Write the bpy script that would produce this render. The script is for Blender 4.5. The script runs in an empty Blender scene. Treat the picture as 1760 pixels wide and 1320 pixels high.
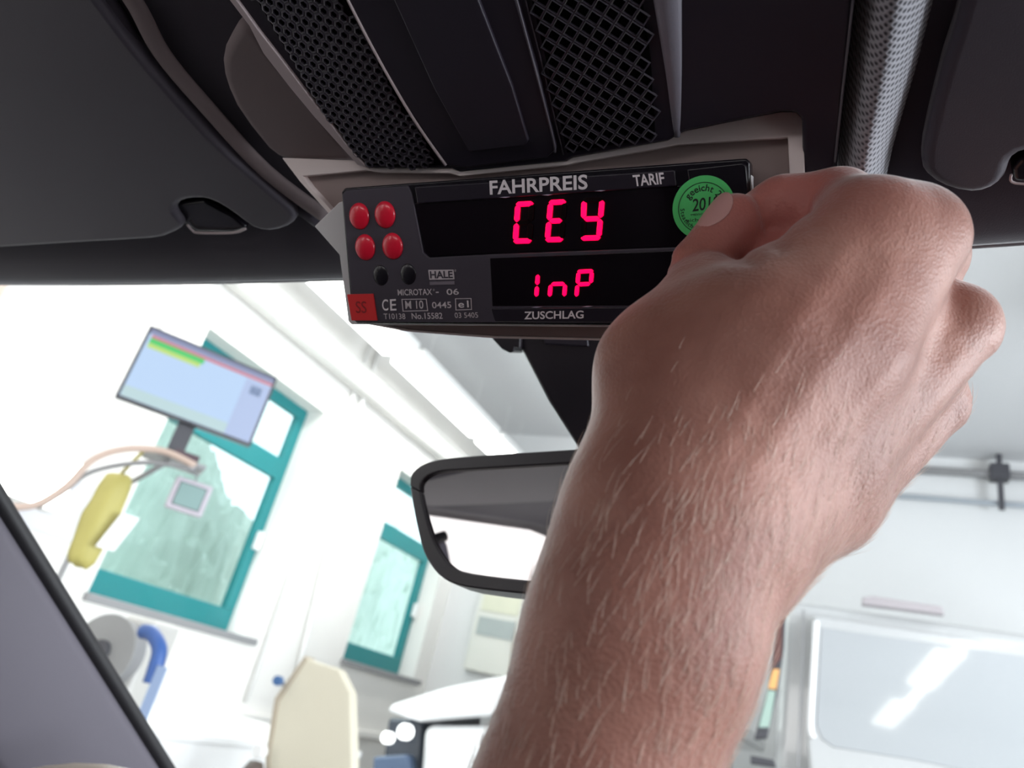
import bpy, bmesh, math, random
import numpy as np
from mathutils import Vector, Matrix
random.seed(4); np.random.seed(4)
SC = bpy.context.scene
COL = SC.collection

# ------------------------------------------------------------------ camera, light, exposure
R = Vector((0.89695, 0.38292, 0.22101)); U = Vector((-0.01911, -0.46583, 0.88467)); F = Vector((-0.44171, 0.79773, 0.41051))
O = Vector((0, 0, 1.25)); FP = 1250.0
cam = bpy.data.cameras.new('camera'); co = bpy.data.objects.new('camera', cam); COL.objects.link(co)
m = Matrix((( R.x, U.x, -F.x, O.x), (R.y, U.y, -F.y, O.y), (R.z, U.z, -F.z, O.z), (0, 0, 0, 1)))
co.matrix_world = m
cam.sensor_width = 36; cam.lens = 36 * FP / 1760
cam.clip_start = 0.01; cam.clip_end = 100
cam.dof.use_dof = True; cam.dof.focus_distance = 0.30; cam.dof.aperture_fstop = 11.0
SC.camera = co
SC.view_settings.view_transform = 'Standard'; SC.view_settings.look = 'None'
SC.view_settings.gamma = 1; SC.view_settings.use_curve_mapping = False
SC.view_settings.exposure = 0.0
w = bpy.data.worlds.new('world'); SC.world = w; w.use_nodes = True
bg = w.node_tree.nodes['Background']; bg.inputs[0].default_value = (0.86, 0.94, 1.0, 1); bg.inputs[1].default_value = 2.4

def area(name, loc, direction, sx, sy, power, color=(1, 1, 1)):
    l = bpy.data.lights.new(name, 'AREA'); l.shape = 'RECTANGLE'; l.size = sx; l.size_y = sy; l.energy = power; l.color = color
    o = bpy.data.objects.new(name, l); COL.objects.link(o)
    o.location = loc; o.rotation_euler = Vector(direction).to_track_quat('-Z', 'Y').to_euler()
    return o
# daylight coming in through the gate on the right and the windows on the left
area('gate_daylight', (4.8, 1.3, 1.7), (-1, -.08, -.04), 4.6, 2.6, 610, (0.90, 0.94, 1.0))
area('rear_fill_light', (-1.0, -5.8, 1.6), (0, 1, -.02), 5.0, 2.6, 180, (1.0, 0.95, 0.95))  # added fill from behind for bezel and hand; the back wall has no gate
area('window_daylight', (-4.1, 3.6, 2.3), (1, 0, -.1), 1.0, 1.6, 30, (0.95, 1, 1.0))
# fluorescent rows
for lx, pw in ((-3.4, 21), (1.6, 8)):
    for ly in (-2.0, 0.4, 2.8, 5.2):
        area('tube_light', (lx, ly, 3.62), (0, 0, -1), .12, 1.6, pw, (1.0, 0.97, 0.92))

# ------------------------------------------------------------------ pixel ray helpers: turn measured points into places in the room
def ray(px, py): return (F + R * ((px - 880) / FP) - U * ((py - 660) / FP))
def P(px, py, d): return ray(px, py) * d
class Plane:
    def __init__(s, p, n, ex=None):
        s.p = Vector(p); s.n = Vector(n).normalized()
        ex = Vector(ex or (1, 0, 0)); s.ex = (ex - s.n * ex.dot(s.n)).normalized(); s.ey = s.n.cross(s.ex)
    def hit(s, px, py, off=0):
        r = ray(px, py); q = s.p + s.n * off
        return r * (q.dot(s.n) / r.dot(s.n))
    def uv(s, px, py, off=0):
        h = s.hit(px, py, off) - s.p; return (h.dot(s.ex), h.dot(s.ey))
    def at(s, u, v, off=0): return s.p + s.ex * u + s.ey * v + s.n * off
# n points at the viewer
MX = Vector((0.998023, 0.062258, 0.008607)); MY = Vector((-0.053602, 0.771635, 0.633803)); MZ = Vector((0.032818, -0.633012, 0.773446))
MP = Plane((-0.22708, 0.200595, 0.204954), -MY, MX)            # taximeter face; ey = MZ up
METER = MP
PLATE = Plane(MP.p - MP.n * 0.012, MP.n, MX)
pc = PLATE.hit(800, 292); CONS = Plane(pc, Vector((0, -.196, -.98)))
HEAD = Plane((0, 0, .28), Vector((0, -.196, -.98)))
VIS = Plane((0, 0, .273), Vector((0, -.196, -.98)))

# ------------------------------------------------------------------ materials
MATS = {}
def mat(name, color, rough=.5, metal=0, emit=None, es=1, bump=None, spec=.5, var=0, vscale=20, sss=0, coat=0, trans=0):
    if name in MATS: return MATS[name]
    m = bpy.data.materials.new(name); m.use_nodes = True; nt = m.node_tree; b = nt.nodes['Principled BSDF']
    b.inputs['Base Color'].default_value = (*color, 1); b.inputs['Roughness'].default_value = rough; b.inputs['Metallic'].default_value = metal
    b.inputs['Specular IOR Level'].default_value = spec; b.inputs['Coat Weight'].default_value = coat
    if emit: b.inputs['Emission Color'].default_value = (*emit, 1); b.inputs['Emission Strength'].default_value = es
    if 'cloth' in name or 'vinyl' in name: b.inputs['Sheen Weight'].default_value = .25; b.inputs['Sheen Roughness'].default_value = .4
    if sss:
        b.inputs['Subsurface Weight'].default_value = sss; b.inputs['Subsurface Radius'].default_value = (1, .35, .2); b.inputs['Subsurface Scale'].default_value = .006
    tc = nt.nodes.new('ShaderNodeTexCoord')
    if var:
        n = nt.nodes.new('ShaderNodeTexNoise'); n.inputs['Scale'].default_value = vscale; n.inputs['Detail'].default_value = 5
        mp = nt.nodes.new('ShaderNodeMapRange'); mp.inputs['To Min'].default_value = 1 - var; mp.inputs['To Max'].default_value = 1 + var
        mx = nt.nodes.new('ShaderNodeMix'); mx.data_type = 'RGBA'; mx.blend_type = 'MULTIPLY'; mx.inputs[0].default_value = 1
        mx.inputs[6].default_value = (*color, 1)
        nt.links.new(tc.outputs['Object'], n.inputs['Vector']); nt.links.new(n.outputs[0], mp.inputs[0]); nt.links.new(mp.outputs[0], mx.inputs[7]); nt.links.new(mx.outputs[2], b.inputs['Base Color'])
    if bump:
        kind, sc, st, dist = bump
        if kind == 'noise': t = nt.nodes.new('ShaderNodeTexNoise'); t.inputs['Detail'].default_value = 3
        else: t = nt.nodes.new('ShaderNodeTexVoronoi')
        t.inputs['Scale'].default_value = sc
        if kind == 'knit':                   # staggered fabric dots
            t.inputs['Randomness'].default_value = 0.0
            mpg = nt.nodes.new('ShaderNodeMapping'); mpg.inputs['Rotation'].default_value = (0, 0, math.radians(45)); mpg.inputs['Scale'].default_value = (1, 1, .01)
            nt.links.new(tc.outputs['Object'], mpg.inputs[0]); nt.links.new(mpg.outputs[0], t.inputs['Vector'])
        else: nt.links.new(tc.outputs['Object'], t.inputs['Vector'])
        bp = nt.nodes.new('ShaderNodeBump'); bp.inputs['Strength'].default_value = st; bp.inputs['Distance'].default_value = dist
        nt.links.new(t.outputs[0], bp.inputs['Height']); nt.links.new(bp.outputs[0], b.inputs['Normal'])
    MATS[name] = m; return m

def glass_mat(name, tint, gloss=.04, rough=0.0):
    m = bpy.data.materials.new(name); m.use_nodes = True; nt = m.node_tree; nt.nodes.clear()
    o = nt.nodes.new('ShaderNodeOutputMaterial'); mx = nt.nodes.new('ShaderNodeMixShader'); t = nt.nodes.new('ShaderNodeBsdfTransparent'); g = nt.nodes.new('ShaderNodeBsdfGlossy')
    t.inputs[0].default_value = (*tint, 1); g.inputs['Roughness'].default_value = rough; mx.inputs[0].default_value = gloss
    nt.links.new(t.outputs[0], mx.inputs[1]); nt.links.new(g.outputs[0], mx.inputs[2]); nt.links.new(mx.outputs[0], o.inputs[0]); return m

M_cloth = mat('headliner cloth', (.058, .050, .065), .9, bump=('noise', 1800, .25, .0004), spec=.2)
M_visor = mat('visor vinyl', (.070, .061, .079), .62, bump=('noise', 2500, .3, .0003), spec=.4)
M_knit = mat('knit cloth', (.40, .40, .44), .8, bump=('knit', 560, .8, .0006), spec=.3)
_n = M_knit.node_tree; _v = [x for x in _n.nodes if x.type == 'TEX_VORONOI'][0]; _r = _n.nodes.new('ShaderNodeValToRGB')
_r.color_ramp.elements[0].position = .28; _r.color_ramp.elements[0].color = (.05, .05, .06, 1); _r.color_ramp.elements[1].position = .5; _r.color_ramp.elements[1].color = (.40, .40, .44, 1)
_n.links.new(_v.outputs[0], _r.inputs[0]); _n.links.new(_r.outputs[0], _n.nodes['Principled BSDF'].inputs['Base Color'])
M_cons = mat('console plastic', (.028, .023, .036), .45, bump=('noise', 2200, .15, .0002), spec=.5)
M_cons2 = mat('console panel plastic', (.030, .025, .038), .40, spec=.5, bump=('noise', 2200, .12, .0002))
M_mesh = mat('grille plastic', (.062, .055, .072), .4, spec=.5)
M_hole = mat('grille dark', (.004, .004, .005), .8, spec=.1)
M_taupe = mat('taupe pad', (.23, .185, .19), .75, bump=('noise', 2000, .2, .0003), spec=.3)
M_edge = mat('grey trim edge', (.50, .42, .43), .5, spec=.4)
M_bezel = mat('greige bezel', (.90, .79, .77), .55, spec=.4)
M_plate = mat('brown grey plate', (.33, .255, .245), .45, spec=.4, bump=('noise', 1500, .1, .0002))
M_shell = mat('light grey shell', (.80, .78, .79), .5)
M_mblack = mat('meter black', (.010, .008, .013), .25, spec=.5)
M_mface = mat('meter face grey', (.075, .064, .085), .42, spec=.4, bump=('noise', 2500, .1, .0001))
M_mglass = mat('meter window', (.006, .003, .006), .09, spec=.5, coat=.3)
M_red = mat('red button', (.92, .015, .05), .28, spec=.5, coat=.4)
M_bbtn = mat('black button', (.016, .014, .02), .25, spec=.5)
M_redlab = mat('red label', (.90, .03, .035), .55)
M_print = mat('printed grey', (.75, .68, .72), .6)
M_print2 = mat('printed pale', (.95, .88, .92), .6)
M_led = mat('led', (.2, 0, .01), .4, emit=(1.0, .0, .034), es=4.2)
M_ledoff = mat('led off', (.006, .001, .002), .6, spec=.1)
M_green = mat('green sticker', (.11, .72, .20), .5)
M_ink = mat('black ink', (.012, .02, .015), .6)
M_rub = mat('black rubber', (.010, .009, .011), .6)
M_mframe = mat('mirror frame', (.022, .018, .024), .4, spec=.5)
M_mirror = mat('mirror glass', (.86, .83, .84), .015, metal=1)
M_pillar = mat('pillar trim', (.098, .088, .108), .75, bump=('noise', 1500, .2, .0003))
M_seat = mat('seat fabric', (.035, .03, .035), .85)
M_paint = mat('garage wall paint', (.80, .785, .76), .85, var=.035, vscale=1.6)
M_ceil = mat('garage ceiling paint', (.57, .575, .59), .9, var=.02, vscale=1.2)
M_floor = mat('garage floor', (.32, .31, .30), .6, var=.1, vscale=3)
M_teal = mat('teal window paint', (.013, .21, .225), .4)
M_tube = mat('fluorescent tube', (1, 1, 1), .5, emit=(1, .98, .93), es=6)
M_fix = mat('white enamel', (.78, .78, .77), .4)
M_grey = mat('mid grey', (.25, .25, .26), .5)
M_dgrey = mat('dark grey', (.05, .05, .06), .5)
M_white = mat('white plastic', (.80, .80, .80), .4)
M_van = mat('van white paint', (.47, .48, .49), .12, spec=.6, coat=.5)
M_cream = mat('cream sheet', (.62, .58, .47), .6)
M_yellow = mat('yellow bag', (.42, .37, .11), .6)
M_blue = mat('blue plastic', (.03, .09, .30), .45)
M_pblue = mat('pale blue strap', (.25, .33, .50), .6)
M_orange = mat('orange lens', (.75, .40, .15), .3)
M_brown = mat('brown lens', (.12, .05, .045), .3)
M_leaf = mat('hedge green', (.56, .64, .58), .8, var=.15, vscale=5)
M_rope = mat('tan hose', (.50, .38, .32), .6)

# ------------------------------------------------------------------ object helpers
def thing(name, label=None, cat=None, loc=(0, 0, 0), group=None, kind=None):
    o = bpy.data.objects.new(name, None); COL.objects.link(o); o.location = Vector(loc) + O; o.empty_display_size = .05
    return tag(o, label, cat, group, kind)
def sub(name, loc, parent):
    o = bpy.data.objects.new(name, None); COL.objects.link(o); o.empty_display_size = .05; o.parent = parent; o.location = Vector(loc) + O - wloc(parent); return o
def tag(o, label=None, cat=None, group=None, kind=None):
    if label: o['label'] = label
    if cat: o['category'] = cat
    if group: o['group'] = group
    if kind: o['kind'] = kind
    return o
def wloc(o):
    l = Vector(o.location)
    while o.parent: o = o.parent; l += Vector(o.location)
    return l
def mesh(name, verts, faces, m, parent=None, smooth=False, bevel=0, seg=3, ang=35, recalc=True):
    """verts are relative to the camera point O; origin is the parent's place or the mesh centre"""
    V = [Vector(v) + O for v in verts]
    c = wloc(parent) if parent else sum(V, Vector()) / len(V)
    me = bpy.data.meshes.new(name); me.from_pydata([tuple(v - c) for v in V], [], faces); me.materials.append(m)
    if recalc:
        b = bmesh.new(); b.from_mesh(me); bmesh.ops.recalc_face_normals(b, faces=b.faces); b.to_mesh(me); b.free()
    if smooth: me.polygons.foreach_set('use_smooth', [True] * len(me.polygons))
    o = bpy.data.objects.new(name, me); COL.objects.link(o)
    if parent: o.parent = parent
    else: o.location = c
    if bevel:
        md = o.modifiers.new('bevel', 'BEVEL'); md.width = bevel; md.segments = seg; md.limit_method = 'ANGLE'; md.angle_limit = math.radians(ang); md.use_clamp_overlap = True
        me.polygons.foreach_set('use_smooth', [True] * len(me.polygons)); md.harden_normals = True
    return o
def box(name, lo, hi, m, parent=None, bevel=0, seg=2):
    x0, y0, z0 = lo; x1, y1, z1 = hi
    v = [(x, y, z) for z in (z0, z1) for y in (y0, y1) for x in (x0, x1)]
    f = [(0, 1, 3, 2), (4, 5, 7, 6), (0, 1, 5, 4), (2, 3, 7, 6), (0, 2, 6, 4), (1, 3, 7, 5)]
    return mesh(name, v, f, m, parent, bevel=bevel, seg=seg)
def obox(name, c, ax, ay, az, m, parent=None, bevel=0):
    """oriented box: centre and three half vectors"""
    c, ax, ay, az = map(Vector, (c, ax, ay, az))
    v = [c + ax * i + ay * j + az * k for k in (-1, 1) for j in (-1, 1) for i in (-1, 1)]
    f = [(0, 1, 3, 2), (4, 5, 7, 6), (0, 1, 5, 4), (2, 3, 7, 6), (0, 2, 6, 4), (1, 3, 7, 5)]
    return mesh(name, v, f, m, parent, bevel=bevel, seg=2)
def smoothpoly(pts, n=4, closed=True):
    out = []; N = len(pts); rng = range(N) if closed else range(N - 1)
    for i in rng:
        if closed: p0, p1, p2, p3 = pts[i - 1], pts[i], pts[(i + 1) % N], pts[(i + 2) % N]
        else: p0, p1, p2, p3 = pts[max(i - 1, 0)], pts[i], pts[i + 1], pts[min(i + 2, N - 1)]
        for k in range(n):
            t = k / n
            out.append(tuple(.5 * (2 * b + (c - a) * t + (2 * a - 5 * b + 4 * c - d) * t * t + (3 * b - a - 3 * c + d) * t ** 3) for a, b, c, d in zip(p0, p1, p2, p3)))
    if not closed: out.append(tuple(pts[-1]))
    return out
def slab(name, px, plane, off, thick, m, parent=None, bevel=0, seg=3, sm=0):
    """a plate whose front face lies off in front of the plane, thick deep"""
    if sm: px = smoothpoly(px, sm)
    a = [plane.hit(x, y, off) for x, y in px]; b = [v - plane.n * thick for v in a]; n = len(a)
    f = [tuple(range(n)), tuple(range(2 * n - 1, n - 1, -1))] + [(i, (i + 1) % n, n + (i + 1) % n, n + i) for i in range(n)]
    return mesh(name, a + b, f, m, parent, bevel=bevel, seg=seg)
def tube(name, pts, rad, m, parent=None, seg=10, cap=True, closed=False, flat=None):
    """round bar through 3D points; rad one number or one per point; flat = (normal, factor) squashes it"""
    pts = [Vector(p) for p in pts]; n = len(pts)
    if not isinstance(rad, (list, tuple)): rad = [rad] * n
    v = []; fcs = []; up = None
    for i, p in enumerate(pts):
        a = pts[(i - 1) % n] if (i or closed) else p; b = pts[(i + 1) % n] if (i < n - 1 or closed) else p
        t = (b - a).normalized()
        if up is None: up = t.orthogonal().normalized()
        up = (up - t * up.dot(t)).normalized(); s = t.cross(up)
        for k in range(seg):
            an = 2 * math.pi * k / seg; o = (up * math.cos(an) + s * math.sin(an)) * rad[i]
            if flat: o -= flat[0] * o.dot(flat[0]) * (1 - flat[1])
            v.append(p + o)
    for i in range(n if closed else n - 1):
        for k in range(seg):
            j = (i + 1) % n; fcs.append((i * seg + k, i * seg + (k + 1) % seg, j * seg + (k + 1) % seg, j * seg + k))
    if cap and not closed: fcs += [tuple(range(seg)), tuple(range((n - 1) * seg, n * seg))]
    return mesh(name, v, fcs, m, parent, smooth=True)
def ptube(name, px, plane, off, rpx, m, parent=None, seg=10, flat=None, n=5):
    pl = smoothpoly(px, n, False); k = len(pl)
    if isinstance(rpx, (list, tuple)):
        rr = [rpx[0] + (rpx[1] - rpx[0]) * i / (k - 1) for i in range(k)]
    else: rr = [rpx] * k
    pts = [plane.hit(x, y, off) for x, y in pl]
    rad = [r * p.dot(F) / FP for r, p in zip(rr, pts)]
    return tube(name, pts, rad, m, parent, seg=seg, flat=(plane.n, flat) if flat else None)
def dome(name, plane, c, ru, rv, h, m, parent, off=0, n=24):
    v = []; f = []; rings = 6
    for i in range(rings):
        a = i / rings * math.pi / 2
        for k in range(n):
            t = 2 * math.pi * k / n
            v.append(plane.at(c[0] + ru * math.cos(a) * math.cos(t), c[1] + rv * math.cos(a) * math.sin(t), off + h * math.sin(a)))
    v.append(plane.at(c[0], c[1], off + h))
    for i in range(rings - 1):
        for k in range(n): f.append((i * n + k, i * n + (k + 1) % n, (i + 1) * n + (k + 1) % n, (i + 1) * n + k))
    for k in range(n): f.append(((rings - 1) * n + k, (rings - 1) * n + (k + 1) % n, rings * n))
    f.append(tuple(range(n)))
    return mesh(name, v, f, m, parent, smooth=True)
def disc(name, plane, c, ru, rv, off, thick, m, parent, n=48, bevel=0):
    a = [plane.at(c[0] + ru * math.cos(2 * math.pi * k / n), c[1] + rv * math.sin(2 * math.pi * k / n), off) for k in range(n)]
    b = [v - plane.n * thick for v in a]
    f = [tuple(range(n)), tuple(range(2 * n - 1, n - 1, -1))] + [(i, (i + 1) % n, n + (i + 1) % n, n + i) for i in range(n)]
    return mesh(name, a + b, f, m, parent, bevel=bevel)
_tc = {}
def text_geo(s, bold):
    if (s, bold) in _tc: return _tc[(s, bold)]
    cu = bpy.data.curves.new('t', 'FONT'); cu.body = s; cu.size = 1; cu.offset = bold; cu.resolution_u = 4
    o = bpy.data.objects.new('t', cu); COL.objects.link(o); bpy.context.view_layer.update()
    me = o.evaluated_get(bpy.context.evaluated_depsgraph_get()).to_mesh()
    v = [tuple(x.co) for x in me.vertices]; f = [tuple(p.vertices) for p in me.polygons]
    bpy.data.objects.remove(o); bpy.data.curves.remove(cu); _tc[(s, bold)] = (v, f); return v, f
def text(name, s, plane, bl, br, tl, m, parent, off, bold=.0, thick=.0001):
    """lettering fitted between three measured points: bottom left, bottom right, top left"""
    v, f = text_geo(s, bold)
    xs = [p[0] for p in v]; ys = [p[1] for p in v]; x0, x1, y0, y1 = min(xs), max(xs), min(ys), max(ys)
    A = plane.hit(*bl, off); B = plane.hit(*br, off); C = plane.hit(*tl, off)
    V = [A + (B - A) * ((p[0] - x0) / (x1 - x0)) + (C - A) * ((p[1] - y0) / (y1 - y0)) for p in v]
    return mesh(name, V, f, m, parent, recalc=False)

# ------------------------------------------------------------------ the garage (setting)
def struct(o): o['kind'] = 'structure'; return o
GX, GY, GB, GR, GF, GC = -4.0, 7.0, -6.0, 5.0, -1.25, 2.95
struct(box('floor', (GX - .3, GB, GF - .2), (GR, GY, GF), M_floor))
struct(box('ceiling', (GX - .3, GB, GC), (GR, GY, GC + .2), M_ceil))
struct(box('wall_far', (GX - .3, GY, GF), (GR, GY + .2, GC), mat('far wall paint', (.66, .67, .68), .85, var=.03, vscale=1.6)))
struct(box('wall_back', (GX - .3, GB - .2, GF), (GR, GB, GC), M_paint))
WIN = [(2.95, 4.28, .10, 1.90), (5.50, 6.72, .14, 1.90)]
wl = struct(thing('wall_left', loc=(GX, 2, 0)))
def lwall(y0, y1, z0, z1): box('wall_section', (GX - .3, y0, z0), (GX, y1, z1), M_paint, wl)
lwall(GB, 2.95, GF, GC); lwall(4.28, 5.5, GF, GC); lwall(6.72, GY, GF, GC)
for (a, b, z0, z1) in WIN: lwall(a, b, GF, z0); lwall(a, b, z1, GC)
# right wall with the open gate
wr = struct(thing('wall_right', loc=(GR, 0, 0)))
box('wall_section', (GR, GB, GF), (GR + .2, -1.0, GC), M_paint, wr); box('wall_section', (GR, 3.6, GF), (GR + .2, GY, GC), M_paint, wr); box('wall_section', (GR, -1.0, 2.0), (GR + .2, 3.6, GC), M_paint, wr)
gl = glass_mat('window pane tint', (.90, .97, .965), .05, .1)
for i, (a, b, z0, z1) in enumerate(WIN):
    t = struct(thing('window_%d' % (i + 1), loc=(GX - .2, (a + b) / 2, z0)))
    x0, x1 = GX - .24, GX - .18; zt = 1.36; e = .09
    box('bottom_rail', (x0, a, z0 + .02), (x1, b, z0 + .17), M_teal, t, .006); box('top_rail', (x0, a, z1 - e), (x1, b, z1), M_teal, t, .006)
    box('stile', (x0 + .002, a, z0 + .17), (x1 - .002, a + e, z1 - e), M_teal, t, .003); box('stile', (x0 + .002, b - e, z0 + .17), (x1 - .002, b, z1 - e), M_teal, t, .003)
    box('transom', (x0 + .004, a + e, zt - .08), (x1 + .006, b - e, zt + .08), M_teal, t, .003)
    box('pane', (x0 + .025, a + e, z0 + .15), (x0 + .031, b - e, zt - .07), gl, t); box('pane', (x0 + .025, a + e, zt + .07), (x0 + .031, b - e, z1 - e), gl, t)
    box('window_sill', (GX - .178, a - .02, z0 - .03), (GX + .05, b + .1, z0 + .018), M_grey, t, .004)
    hb = box('window_handle', (x1, b - e + .02, .72), (x1 + .05, b - .02, .86), M_white, t, .01)
tr = struct(box('trim_1', (GX, GB, 2.20), (GX + .16, GY, 2.42), mat('duct paint', (.58, .575, .56), .8), bevel=.04))
tr2 = struct(box('trim_2', (GX, 2.2, -.42), (GX + .05, GY, -.36), M_paint, bevel=.01))
# conduits on the left wall and at the far ceiling edge
def conduit(pts, r, lab, m=M_fix, grp=None): return tag(tube('conduit_pipe', pts, r, m), lab, 'pipe', grp)
conduit([(-3.96, 4.62, GC), (-3.96, 4.62, 2.1), (-3.96, 4.74, 1.4), (-3.96, 4.9, .2), (-3.96, 4.95, -.3)], .022, 'thicker white conduit running down the wall between the two windows')
conduit([(-3.96, 4.48, GC), (-3.96, 4.48, -.3)], .013, 'thin white conduit beside the thicker one between the windows')
conduit([(-3.97, 2.62, GC), (-3.97, 2.62, 1.2)], .012, 'thin pale conduit on the wall above the monitor')
conduit([(-3.97, 1.75, GC), (-3.97, 1.72, .6)], .018, 'pale pipe at the far left of the garage wall', mat('pinkish pipe', (.72, .58, .50), .6))
conduit([(-1, 6.9, 2.78), (GR, 6.9, 2.78)], .035, 'upper grey pipe along the top of the far wall', M_grey)
conduit([(-1, 6.9, 2.52), (GR, 6.9, 2.52)], .022, 'lower slimmer grey pipe along the far wall', mat('blue grey', (.38, .42, .47), .5))
t = thing('pipe_hanger', 'dark metal hanger clamped across both far pipes', 'pipe hanger', (1.0, 6.86, 2.75))
box('strap', (.98, 6.84, 2.45), (1.02, 6.87, 2.95), M_dgrey, t); box('clamp', (.93, 6.82, 2.72), (1.07, 6.95, 2.86), M_dgrey, t, .01)
# strip lamps
def strip(x, y0, y1, label, grp=None, z=2.44):
    t = thing('strip_lamp', label, 'lamp', (x, (y0 + y1) / 2, z), grp)
    box('lamp_housing', (x - .17, y0, z + .02), (x + .17, y1, z + .09), M_fix, t, .01)
    box('lamp_tube', (x - .15, y0 + .02, z - .03), (x + .15, y1 - .02, z + .019), M_tube, t, .015)
    for yy in (y0 + .3, y1 - .3): tube('lamp_rod', [(x, yy, z + .08), (x, yy, GC - .003)], .002, M_fix, t)
strip(-3.42, 4.32, 5.88, 'long glowing ceiling lamp in full view left of the mirror stem')
strip(-3.42, 2.70, 4.24, 'nearer glowing ceiling lamp cut off by the meter corner')
strip(-3.42, 5.96, 6.9, 'farthest glowing ceiling lamp just above the mirror')
for y0, w_ in ((-4.4, 'rearmost'), (-2.0, 'third from the front'), (.4, 'second from the front'), (2.8, 'front')): strip(1.6, y0, y0 + 1.5, w_ + ' ceiling lamp of the right row, seen mirrored in the van door', 'right row ceiling lamps')

# hedge outside the windows
V = []; Fc = []; na_, nb_ = 300, 56
for i in range(na_):
    y = -1 + 16 * i / (na_ - 1); hh_ = 3.1 + .15 * math.sin(y * 3.1) - 1.15 * math.exp(-((y - 6.9) / .9) ** 2) + .12 * max(0, y - 8)
    for j in range(nb_):
        a_ = math.pi * j / (nb_ - 1); q = 1 + .05 * math.sin(y * 5 + j * .6) * math.sin(j * .9) + random.uniform(-.03, .03)
        V.append((-6.4 + .75 * math.cos(a_) * q, y + random.uniform(-.02, .02), GF + (hh_ * math.sin(a_) ** .7 * q if 0 < j < nb_ - 1 else 0)))
for i in range(na_ - 1):
    for j in range(nb_ - 1): Fc.append((i * nb_ + j, i * nb_ + j + 1, (i + 1) * nb_ + j + 1, (i + 1) * nb_ + j))
tag(mesh('hedge', V, Fc, M_leaf), 'pale green hedge blurred behind the teal framed windows', 'hedge')
gd = box('ground_outside', (-14, -8, GF - .1), (GX - .3, 14, GF), M_leaf); struct(gd); gd.name = 'floor_outside'

# ------------------------------------------------------------------ diagnostic stand with monitor
c0 = Vector((-2.61, 2.01, .985)); e1 = Vector((.57, .82, 0)).normalized(); nz = Vector((0, 0, 1)); nn = Vector((e1.y, -e1.x, 0))
t = thing('monitor', 'flat screen monitor with pale blue screen and green and yellow bars', 'monitor', c0 - nz * .2)
obox('monitor_casing', c0, e1 * .285, nn * .018, nz * .172, M_dgrey, t, .006)
SCRN = mat('screen glow', (.03, .03, .04), .6, emit=(.52, .68, .93), es=1.0, spec=.2)
fr = c0 + nn * .0185
obox('screen', fr, e1 * .272, nn * .001, nz * .158, SCRN, t)
def sbar(name, u0, u1, v0, v1, mm): obox(name, fr + nn * .0018 + e1 * (u0 + u1) / 2 + nz * (v0 + v1) / 2, e1 * (u1 - u0) / 2, nn * .0006, nz * (v1 - v0) / 2, mm, t)
def em(n, c, s=1): return mat(n, (.02, .02, .02), .5, emit=c, es=s)
sbar('title_bar', -.272, .272, .135, .158, em('bar slate', (.22, .24, .42)))
sbar('red_bar', -.26, .272, .118, .132, em('bar red', (.62, .16, .22)))
sbar('green_bar', -.26, -.03, .094, .118, em('bar green', (.04, .60, .12)))
sbar('yellow_bar', -.26, -.04, .074, .094, em('bar yellow', (.52, .72, .16)))
sbar('side_panel', .16, .272, -.158, .112, em('bar pale', (.44, .53, .80)))
sbar('side_window', .19, .24, .05, .09, em('bar dark', (.12, .18, .32)))
sbar('status_area', -.27, .16, -.157, -.11, em('bar mint', (.50, .66, .70)))
t2 = thing('equipment_stand', 'pole stand with a small shelf carrying the monitor', 'stand', (-2.61, 2.05, GF))
obox('neck', c0 - nz * .24 + Vector((-.02, .03, 0)), e1 * .035, nn * .012, nz * .10, M_dgrey, t2, .004)
obox('shelf', c0 - nz * .335 + Vector((-.0, .03, 0)), e1 * .12, nn * .09, nz * .01, M_grey, t2, .004)
pq = ray(146, 900); pq = pq * (-3.15 / pq.x)
tube('pole', [pq + nz * .12, Vector((pq.x, pq.y, GF + .02))], .014, M_grey, t2); tube('swing_arm', [pq + nz * .1, c0 - nz * .35], .012, M_grey, t2)
obox('stand_foot', Vector((pq.x, pq.y, GF + .02)), e1 * .3, nn * .2, nz * .02, M_dgrey, t2, .01)
o = obox('scanner', c0 - nz * .305 + e1 * .06, e1 * .05, nn * .03, nz * .016, mat('dark maroon', (.06, .03, .04), .5)); o.name = 'handheld_scanner'; o.modifiers.clear(); tag(o, 'small dark handset lying on the shelf under the monitor', 'device')
g = c0 + Vector((.075, .11, -.455))
t = thing('gauge_display', 'small white framed gauge with a grey green screen', 'gauge', g)
obox('gauge_casing', g, e1 * .075, nn * .015, nz * .068, mat('lilac grey casing', (.44, .40, .45), .5), t, .008)
obox('gauge_rim', g + nn * .015, e1 * .056, nn * .002, nz * .050, M_dgrey, t); obox('gauge_screen', g + nn * .0176, e1 * .052, nn * .001, nz * .046, mat('lcd', (.17, .27, .26), .4), t)
tube('gauge_bracket', [g - nn * .01 + nz * .06, g - nn * .04 + nz * .1, c0 - nz * .34 + e1 * .05], .005, M_grey, t)
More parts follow.
